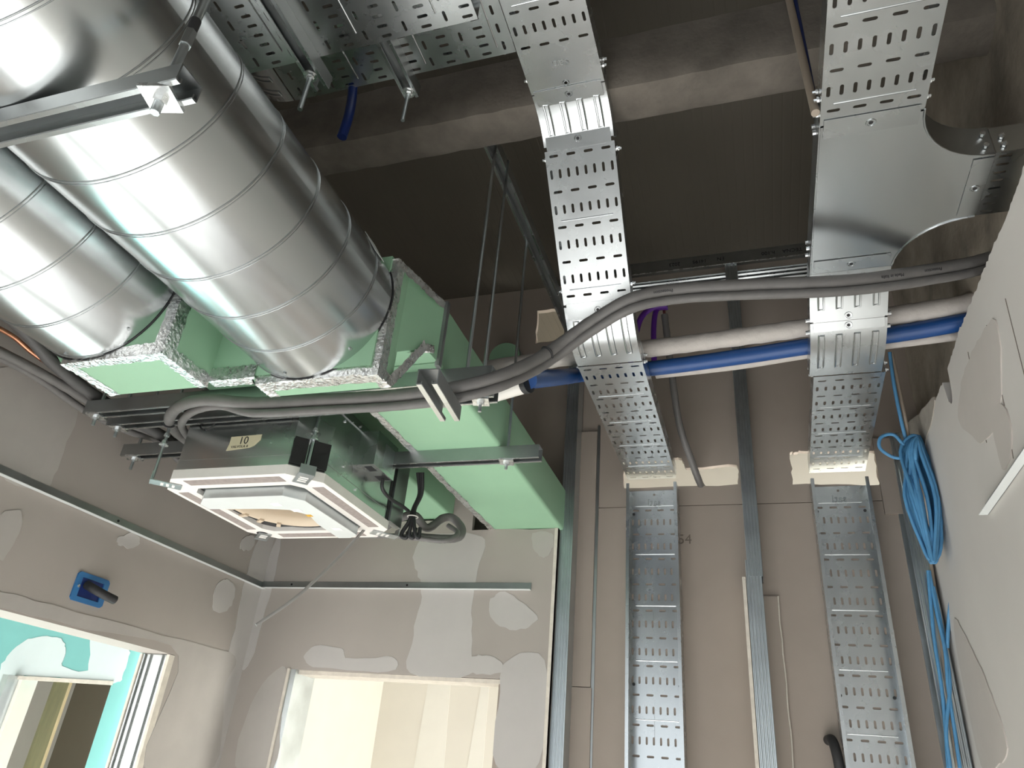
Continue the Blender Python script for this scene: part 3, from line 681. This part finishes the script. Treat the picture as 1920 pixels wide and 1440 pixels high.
mb = MB(); mb.tube([(-.83, 2.886, 1.62), (-.83, 2.74, 1.62)], .085, 28); mb.v = [v*1 for v in mb.v]
t = thing('duct_stub', 'dark green round duct stub on the bare wall behind the pipes', 'duct stub'); 
c0 = wy(945, 668, 2.80)
MB().tube([(c0.x, 2.884, c0.z), (c0.x, 2.80, c0.z)], .075, 28).build('stub', 'green', t)
MB().tube([(c0.x, 2.884, c0.z), (c0.x, 2.815, c0.z)], .082, 28).build('ring', 'galv_dull', t)

# ------------------------------------------------------------------ ceiling cassette unit
cs = thing('cassette_unit', 'open four-way ceiling cassette unit with white underside and taped number', 'air conditioner')
x0, x1, y0, y1, zb, zt, ch = -1.69, -1.145, 1.61, 2.18, .71, .97, .078
def octo(i, c=ch): 
    k = c*(1-.0)-i*.586
    return [(x0+i+k, y0+i), (x1-i-k, y0+i), (x1-i, y0+i+k), (x1-i, y1-i-k), (x1-i-k, y1-i), (x0+i+k, y1-i), (x0+i, y1-i-k), (x0+i, y0+i+k)]
def ring(oa, ob, z0_, z1_, name, m):
    mb = MB(); n = len(oa); A = [(p[0], p[1], z0_) for p in oa]; B = [(p[0], p[1], z0_) for p in ob]; C = [(p[0], p[1], z1_) for p in oa]; D = [(p[0], p[1], z1_) for p in ob]
    mb.add(A+B+C+D, [f for i in range(n) for j in [(i+1) % n] for f in ((i, j, n+j, n+i), (2*n+i, 3*n+i, 3*n+j, 2*n+j), (i, 2*n+i, 2*n+j, j), (n+i, n+j, 3*n+j, 3*n+i))])
    return mb.build(name, m, cs, 20)
mb = MB(); mb.prism(octo(.008), (0, 0, zt-.002), X_, Y_, Z_, .002); 
mb.build('top_plate', 'galv', cs)
ring(octo(.006), octo(.010), zb+.025, zt, 'body', 'galv_case')
ring(octo(.0045), octo(.010), zb+.060, zb+.063, 'body_crease', 'galv_case')
ring(octo(.002), octo(.010), zt-.028, zt-.024, 'body_crease', 'galv_case')
fr = ring(octo(0), octo(.082), zb, zb+.028, 'foam_frame', 'white')
for a, b, c, d in [(x0+ch+.03, x1-ch-.03, y0+.018, y0+.055), (x0+ch+.03, x1-ch-.03, y1-.055, y1-.018)]:
    MB().box(a, b, c, d, zb-.001, zb+.004).build('felt_outlet', 'grey_felt', cs)
for a, b, c, d in [(x0+.018, x0+.055, y0+ch+.03, y1-ch-.03), (x1-.055, x1-.018, y0+ch+.03, y1-ch-.03)]:
    MB().box(a, b, c, d, zb-.001, zb+.004).build('felt_outlet', 'grey_felt', cs)
xc, yc = (x0+x1)/2, (y0+y1)/2
k_ = .088; zl = zb-.030
box_ = [(x0+.135, y0+k_), (x1-.135, y0+k_), (x1-k_, y0+.135), (x1-k_, y1-.115), (x1-.125, y1-k_), (-1.315, y1-k_), (-1.312, 1.955), (-1.292, 1.865), (-1.33, 1.815), (-1.40, 1.800), (x0+k_, 1.788), (x0+k_, y0+.135)]
MB().prism(box_, (0, 0, zl+.0015), X_, Y_, Z_, .045).build('control_cover_side', 'galv_stud', cs)
MB().prism(box_, (0, 0, zl), X_, Y_, Z_, .0014).build('control_cover', 'white_metal', cs)
plate(octo(.083), [circ(xc, yc, .178, 48)], .002, (0, 0, zb+.016), X_, Y_, Z_, 'mouth_plate', 'black_rubber', cs)
mb = MB(); rows = []
for k, (rr, z) in enumerate([(.180, zb+.014), (.174, zb+.004), (.162, zb+.006), (.150, zb+.03), (.146, zb+.07), (.155, zb+.13), (.155, zb+.18)]):
    rows.append([(xc+rr*cos(2*pi*i/56), yc+rr*sin(2*pi*i/56), z) for i in range(57)])
mb.strip(rows); mb.build('fan_inlet', 'beige', cs, 60)
for a in (2.2, 2.55, 2.9, 3.3):
    MB().obox((xc+.178*cos(a), yc+.178*sin(a), zb+.003), Vec((cos(a), sin(a), 0)), Vec((-sin(a), cos(a), 0)), Z_, .016, .007, .004).build('inlet_tab', 'beige', cs)
MB().tube([(xc, yc, zb+.06), (xc, yc, zb+.18)], .11, 32).build('fan_hub', 'beige', cs)
for i in range(7):
    a = 2*pi*i/7; MB().obox((xc+.118*cos(a), yc+.118*sin(a), zb+.08), Vec((cos(a+.6), sin(a+.6), 0)), Vec((-sin(a+.6), cos(a+.6), 0)), Z_, .018, .002, .04).build('fan_blade', 'beige', cs)
P = [(xc+.186*cos(t), yc+.186*sin(t), zb+.010) for t in [2*pi*i/40 for i in range(40)]]
MB().tube(P, .0055, 8, True).build('gasket', 'black_rubber', cs)
MB().cyl((x0+.05, y1-.062, zb-.002), (x0+.05, y1-.062, zb+.003), .02, 20).build('drain_cap', 'black_rubber', cs)
# stickers inside
for px, py, m in [(518, 946, 'sticker'), (556, 957, 'sticker'), (580, 967, 'yellow'), (632, 992, 'sticker')]:
    p = wz(px, py, zl-.0006); MB().obox(p, X_, Y_, Z_, .016 if m != 'yellow' else .009, .012 if m != 'yellow' else .008, .0006).build('sticker', m, cs)
# corner brackets and rods
for cx, cy, sx, sy in [(x1-.045, y0+.04, 1, -1), (x0+.04, y0+.04, -1, -1), (x0+.04, y1-.04, -1, 1), (x1-.04, y1-.04, 1, 1)]:
    d = Vec((sx, sy, 0)).normalized(); q = Vec((-d.y, d.x, 0)); c = Vec((cx, cy, zb-.003))
    MB().obox(c+d*.01, d, q, Z_, .045, .022, .0012).build('corner_bracket', 'galv_stud', cs)
    MB().obox(c+d*.053+Z_*.012, Z_, q, d, .014, .022, .0012).build('corner_bracket', 'galv_stud', cs)
    for e in (-.012, .004, .02): MB().obox(c+d*e-Z_*.0013, d, q, Z_, .004, .012, .0006).build('bracket_slot', 'white', cs)
# front: masking tape label, knock-out, black pads ; right: control box
f = y0+.006
tp_ = [(-1.443, .837), (-1.337, .839), (-1.338, .822), (-1.355, .805), (-1.37, .799), (-1.448, .793), (-1.443, .815)]
lab = MB().prism(tp_, (0, f-.0014, 0), X_, Z_, Y_, .001).build('paper_label', 'masking', cs)
text('10', .034, (-1.395, f-.0016, .822), X_, Z_, 'handwriting', 'ink', lab, .0002, .0002)
text('VALVOLA 4', .0115, (-1.405, f-.0016, .8035), X_, Z_, 'handwriting', 'ink', lab, .0002, .0002)
for k in range(4):
    P = [(-1.546+.028*cos(t), f-.001, .895+.028*sin(t)) for t in [pi/2*k+.15+(pi/2-.3)*i/8 for i in range(9)]]
    MB().tube(P, .0022, 6).build('knockout', 'black_rubber', cs)
nd = Vec((1, -1, 0)).normalized(); qd_ = Vec((1, 1, 0)).normalized(); mc = Vec((x1-ch/2, y0+ch/2, 0))+nd*.002
for s, w in ((-1, .02), (1, .024)):
    MB().obox(mc+qd_*(s*.030)+Z_*(zb+.075), qd_, Z_, nd, w, .040, .003).build('foam_pad', 'black', cs)
MB().box(x1-.012, x1+.055, 1.845, 1.985, .832, .945).build('control_box', 'galv_case', cs)
cb = bpy.data.objects['control_box']
MB().box(x1+.0552, x1+.056, 1.90, 1.965, .845, .925).build('sticker', 'galv_stud', cs)
for yy, zz in [(1.83, .955), (1.87, .76), (1.78, .80), (2.03, .955), (1.74, .93), (1.90, .73)]:
    MB().cyl((x1-.006, yy, zz), (x1-.002, yy, zz), .0045, 8).build('screw', 'zinc', cs)
MB().box(x1+.01, x1+.05, 1.94, 1.975, .8315, .833).build('cable_port', 'black_rubber', cs)
MB().box(x1+.015, x1+.04, 1.86, 1.90, .8315, .833).build('cable_port', 'black_rubber', cs)
MB().tube(smooth_path([(x1+.03, 1.96, .83), (x1+.03, 1.97, .80), (x1+.03, 2.03, .79), (x1+.025, 2.12, .80), (x1+.02, 2.19, .805)]), .006, 8).build('lead', 'black_rubber', cs)
# dark service panel at the rear end of the right face
MB().box(x1-.01, x1-.003, 2.085, 2.10, zb+.03, zt-.005).build('panel_joint', 'black_rubber', cs)
MB().box(x1-.02, x1+.004, 2.10, 2.185, zb+.03, zt-.01).build('rear_panel', 'galv_dull', cs)
for lb, x, y, zz in [('cassette hanger rod at the front right corner in front of the black pads', -1.18, 1.645, 1.6), ('cassette hanger rod at the front left corner with flat washers', -1.685, 1.615, 1.6)]:
    t = rod(lb, x, y, zb-.004, zz, None, r=.0045)
    mb = MB(); hexnut(mb, (x, y, .835), Z_, .009, .009); mb.build('nut', 'zinc', t)
    mb = MB(); hexnut(mb, (x, y, .858), Z_, .009, .009); mb.build('nut', 'zinc', t)
    MB().cyl((x, y, .824), (x, y, .828), .014, 16).build('round_washer', 'zinc', t)
# black cable bundle behind the unit
t = thing('cable_bundle', 'black cables tied in a bundle at the back corner of the cassette', 'cable')
for i, dx in enumerate((-.006, .004, .012)):
    pts = [(x1+.035+dx, 2.20, .95), (x1+.04+dx*.5, 2.22, .88), (x1+.03+dx*.3, 2.21, .82), (x1+.03+dx, 2.20, .77), (x1+.02+dx*3, 2.20, .725), (x1+.035+dx*2.6, 2.205, .715), (x1+.04+dx*2, 2.21, .75)]
    MB().tube(smooth_path(pts), .007, 8).build('cable', 'black_rubber', t)
MB().tube([(x1+.03+.018*cos(a), 2.21+.018*sin(a), .79) for a in [2*pi*i/16 for i in range(16)]], .002, 6, True).build('cable_tie', 'white', t)

# ------------------------------------------------------------------ pipes
def pipe(name, label, pts, r, m, cat='pipe', seg=14, n=8, wob=0, group=None, wraps=0):
    P = smooth_path(pts, n); rr = [r*(1+random.uniform(-wob, wob)) for _ in P]
    t = thing(name, label, cat, group)
    MB().tube(P, rr, seg).build('tube', m, t, 60)
    return t, P
def band(t, P, i, r, m='black_rubber', w=.003):
    d = (P[i+1]-P[i-1]).normalized(); u, v = perp(d)
    MB().tube([P[i]+(u*cos(a)+v*sin(a))*r for a in [2*pi*k/16 for k in range(16)]], w, 6, True).build('cable_tie', m, t)
main = [wx(1868, 480, .66), wx(1790, 499, .55), wz(1600, 526, 1.19), wz(1400, 535, 1.175), wz(1270, 543, 1.165), wz(1185, 560, 1.135), wz(1110, 603, 1.09), wz(1050, 646, 1.03), wz(1000, 678, .96), wz(930, 708, .88), wz(850, 728, .845), wz(740, 742, .845), wz(600, 750, .845), wz(480, 756, .85), wz(390, 750, .86), wz(340, 760, .87), wz(318, 784, .89), wz(330, 808, .90), wz(352, 826, .91)]
t, P = pipe('insulated_pipe', 'upper of two grey insulated pipes snaking from right wall to cassette', main, .017, 'insul', wob=.04, group='grey insulated refrigerant pipes')
for i in (60, 130): band(t, P, min(i, len(P)-3), .019)
for k_, w_ in ((10, 'Protection'), (13, 'Made in Italia'), (34, 'Protection')):
    c_ = (P[k_]+P[k_+1])/2; tn = (P[k_+1]-P[k_]).normalized(); to = -c_.normalized(); to = (to-tn*to.dot(tn)).normalized(); up = to.cross(tn)
    text(w_, .012, c_+to*.0182, tn, up, 'printed_lettering', 'ink', t, .0002, .0)
main2 = []
for i, p in enumerate(main):
    q = p+Vec((0, .006, -.027)) if i < 14 else p+Vec((.022, .03, -.004))
    main2.append(q)
t, P = pipe('insulated_pipe', 'lower of two grey insulated pipes snaking from right wall to cassette', main2, .012, 'insul', wob=.04, group='grey insulated refrigerant pipes')
pipe('insulated_pipe', 'pale wrapped pipe crossing behind both trays above the blue pipe', [wz(1870, 552, 1.32), wz(1790, 575, 1.32), wz(1600, 602, 1.32), wz(1400, 630, 1.315), wz(1230, 652, 1.31), wz(1100, 666, 1.30), wz(950, 686, 1.29), wz(860, 700, 1.29)], .029, 'insul_white', wob=.05, n=14)
pipe('blue_pipe', 'blue plastic pipe crossing behind both trays', [wz(990, 712, .965), wz(1030, 709, 1.07), wz(1062, 706, 1.17), wz(1095, 702, 1.25), wz(1230, 690, 1.27), wz(1380, 670, 1.27), wz(1525, 648, 1.27), wz(1700, 623, 1.27), wz(1830, 600, 1.27)], .026, 'blue_pipe')
pipe('insulated_pipe', 'thin pale pipe half hidden under the blue pipe', [wz(1840, 622, 1.27), wz(1700, 640, 1.27), wz(1525, 661, 1.27), wz(1380, 684, 1.27), wz(1230, 701, 1.28)], .017, 'insul_white')
t = thing('drain_pipe', 'short white pipe with black rubber end sleeved over the blue pipe', 'pipe')
a, b = wz(900, 746, .955), wz(985, 721, .955)
MB().tube([a, b], .024, 20).build('tube', 'pvc', t); d = (b-a).normalized()
MB().tube([b-d*.004, b+d*.012], .0265, 20).build('end_seal', 'black_rubber', t)
LW = -1.93
pipe('insulated_pipe', 'dark insulated pipe high along the left wall', [wx(-60, 545, LW+.03), wx(30, 605, LW+.03), wx(110, 690, LW+.03), wx(200, 757, LW+.03), wx(300, 815, LW+.03), (-1.80, 2.0, .90)], .019, 'insul_dark', wob=.04)
pipe('insulated_pipe', 'grey insulated pipe in the middle of the left wall group', [wx(-60, 630, LW), wx(60, 690, LW), wx(150, 742, LW), wx(225, 786, LW), wx(310, 824, LW), (-1.83, 2.0, .88)], .014, 'insul', wob=.04)
pipe('insulated_pipe', 'lowest pale insulated pipe of the left wall group', [wx(-60, 640, LW-.04), wx(60, 702, LW-.04), wx(160, 770, LW-.04), wx(240, 808, LW-.04), wx(300, 830, LW-.04), (-1.88, 2.0, .87)], .012, 'insul', wob=.04)
pipe('copper_pipe', 'bare copper pipe glimpsed at the left edge below the spiral duct', [wx(-60, 588, LW+.01), wx(20, 628, LW+.01), wx(70, 668, LW+.01), wx(180, 740, LW+.02)], .007, 'copper')
# pipes looping at the back of the cassette
YL = 2.30
pipe('insulated_pipe', 'grey insulated pipe waving up and looping behind the cassette', [wy(700, 1000, YL), wy(770, 965, YL), wy(800, 990, YL+.05), wy(830, 972, YL+.1), wy(850, 972, YL+.12), wy(866, 992, YL+.12), wy(858, 1008, YL+.1), wy(820, 1010, YL+.05), wy(760, 1004, YL)], .015, 'insul', wob=.04)
pipe('insulated_pipe', 'ribbed grey drain hose lowest behind the cassette', [wy(680, 1004, YL-.05), wy(760, 1006, YL-.03), wy(830, 1014, YL), wy(858, 1000, YL+.05), wy(840, 985, YL+.06)], .009, 'insul', wob=.1, n=14)
pipe('plastic_tube', 'thin grey plastic tube dangling from the cassette corner', [wy(690, 985, 2.12), wy(668, 1010, 2.08), wy(620, 1060, 2.0), wy(555, 1120, 1.92), wy(480, 1172, 1.85)], .0048, 'grey_tube')
# behind the sloping tray
t, P = pipe('insulated_pipe', 'grey insulated pipe with bare copper tip dropping through the wall hole', [wy(1246, 590, 2.55), wy(1252, 640, 2.58), wy(1262, 720, 2.62), wy(1275, 800, 2.70), wy(1298, 868, 2.80), wy(1312, 905, 2.87), (P[0]*0+wy(1318, 915, 2.95))], .014, 'insul', wob=.05)
MB().tube([wy(1244, 566, 2.55), wy(1246, 592, 2.55)], .006, 10).build('copper_tip', 'copper', t)
pipe('conduit', 'purple conduit curving behind the left tray bend', [wy(1250, 572, 2.5), wy(1222, 578, 2.5), wy(1200, 600, 2.5), wy(1188, 650, 2.52), wy(1180, 700, 2.55)], .012, 'purple', 'conduit')
pipe('conduit', 'second purple conduit hanging straight beside the copper tip', [wy(1252, 576, 2.53), wy(1232, 580, 2.53), wy(1226, 610, 2.53), wy(1226, 660, 2.53), wy(1228, 700, 2.55)], .011, 'purple', 'conduit')
pipe('conduit', 'dark blue conduit hanging from the narrow cross tray', [wz(662, 150, 1.68), wz(660, 185, 1.62), wz(653, 220, 1.54), wz(641, 257, 1.47)], .013, 'blue_dark', 'conduit')
pipe('conduit', 'beige tube slanting down to the right overhead tray', [wz(1465, -60, 1.95), wz(1482, 10, 1.78), wz(1505, 110, 1.5), wz(1529, 212, 1.28)], .009, 'beige_tube', 'conduit')
pipe('cable', 'blue cable alongside the beige slanting tube', [wz(1480, -60, 1.97), wz(1493, 10, 1.8), wz(1513, 110, 1.52), wz(1530, 200, 1.31)], .005, 'blue_dark', 'cable')
pipe('conduit', 'black conduit stub poking from the bare wall beside the right upright tray', [wy(1553, 1388, 2.88), wy(1560, 1388, 2.84), wy(1568, 1410, 2.82), wy(1575, 1445, 2.82), wy(1580, 1500, 2.84)], .016, 'black_rubber', 'conduit')

# ------------------------------------------------------------------ right corner cables and coil
pipe('cable', 'blue cable dropping from the right tray to the coil', [wy(1668, 660, 2.45), wy(1676, 720, 2.5), wy(1690, 790, 2.55), wy(1700, 830, 2.58)], .006, 'blue_cable', 'cable')
pipe('cable', 'beige cable beside the blue cable above the coil', [wy(1672, 660, 2.47), wy(1684, 720, 2.52), wy(1700, 800, 2.57), wy(1718, 900, 2.72), wy(1740, 1020, 2.78), wy(1765, 1200, 2.78), wy(1795, 1440, 2.78)], .006, 'beige_tube', 'cable')
c = [];  YC = 2.56; tx, bx = (1716, 826), (1748, 1050)
for k in range(26):
    w = random.uniform(0, 24); ya = YC+random.uniform(-.05, .045); jt, jb = random.uniform(-6, 10), random.uniform(-8, 6); sx = random.uniform(-10, 10)
    c += [wy(tx[0]-w+sx, tx[1]+25+jt, ya), wy(tx[0]+sx*.6, tx[1]-6+jt, ya), wy(tx[0]+w*.9+sx, tx[1]+20+jt, ya),
          wy((tx[0]+bx[0])/2+w+10+sx, 935, ya-.01), wy(bx[0]+w*.7, bx[1]-22+jb, ya), wy(bx[0]+sx*.4, bx[1]+jb, ya), wy(bx[0]-w*.8, bx[1]-25+jb, ya), wy((tx[0]+bx[0])/2-w-8+sx, 930, ya-.015)]
t = thing('cable_coil', 'coil of blue network cable hanging in the right corner', 'cable coil')
MB().tube(smooth_path(c, 4), .0058, 7).build('cable', 'blue_cable', t, 60)
MB().tube(smooth_path([wy(1695, 835, YC), wy(1675, 815, YC), wy(1652, 820, YC), wy(1650, 840, YC), wy(1672, 856, YC), wy(1694, 860, YC)]), .0058, 8).build('cable_loop', 'blue_cable', t)
for i, (lb, pts) in enumerate([
    ('loose blue cable end right of the coil', [wy(1770, 1010, 2.62), wy(1781, 1050, 2.64), wy(1785, 1090, 2.66), wy(1779, 1160, 2.74), wy(1776, 1215, 2.76)]),
    ('leftmost blue cable running down the corner stud', [wy(1740, 1070, 2.76), wy(1745, 1130, 2.765), wy(1752, 1200, 2.765), wy(1768, 1310, 2.765), wy(1778, 1440, 2.765)]),
    ('middle blue cable twisting down the corner stud', [wy(1742, 1070, 2.765), wy(1757, 1150, 2.76), wy(1772, 1220, 2.755), wy(1778, 1290, 2.755), wy(1790, 1370, 2.76), wy(1800, 1440, 2.76)]),
    ('blue cable crossing over the others low on the corner stud', [wy(1750, 1100, 2.765), wy(1768, 1190, 2.765), wy(1781, 1280, 2.755), wy(1774, 1370, 2.755), wy(1782, 1440, 2.755)])]):
    pipe('cable', lb, pts, .0055, 'blue_cable', 'cable')

# ------------------------------------------------------------------ small things on the left wall
jb = thing('junction_box', 'blue plastic junction box with black elbow set in the left wall', 'junction box')
yc_, zc_ = 1.885, .452
plate([(a, b) for a, b in [(-.058, -.045), (.058, -.045), (.066, -.037), (.066, .037), (.058, .045), (-.058, .045), (-.066, .037), (-.066, -.037)]], [rect(-.045, .045, -.03, .03)], .006, (XL+.003, yc_, zc_), Y_, Z_, X_, 'rim', 'blue_box', jb)
MB().box(XL+.0008, XL+.0015, yc_-.046, yc_+.046, zc_-.031, zc_+.031).build('back', 'blue_dark', jb)
MB().tube(smooth_path([(XL+.002, yc_-.02, zc_+.012), (XL+.03, yc_-.012, zc_+.0), (XL+.05, yc_+.02, zc_-.012), (XL+.055, yc_+.06, zc_-.018)]), .014, 14).build('elbow', 'black_rubber', jb)
for s in (-1, 1): MB().cyl((XL+.005, yc_+s*.052, zc_), (XL+.009, yc_+s*.052, zc_), .005, 8).build('screw', 'zinc', jb)
p = wy(1284, 1012, 2.8845); text('54', .055, p, X_, Z_, 'pencil_number', 'pencil', wb, .0002, .0003)

# ------------------------------------------------------------------ settle origins, lift everything to eye height
for o in THINGS:
    ch_ = [c_ for c_ in o.children]
    lo = Vec((1e9,)*3); hi = Vec((-1e9,)*3)
    for c_ in ch_:
        for v in c_.data.vertices:
            q = v.co+Vec(c_['w']); lo = Vec(map(min, lo, q)); hi = Vec(map(max, hi, q))
    b = Vec(((lo.x+hi.x)/2, (lo.y+hi.y)/2, lo.z)); o.location = b
    for c_ in ch_: c_.location = Vec(c_['w'])-b
for o in list(S.objects):
    if 'w' in o: del o['w']
    if o.parent is None: o.location.z += H
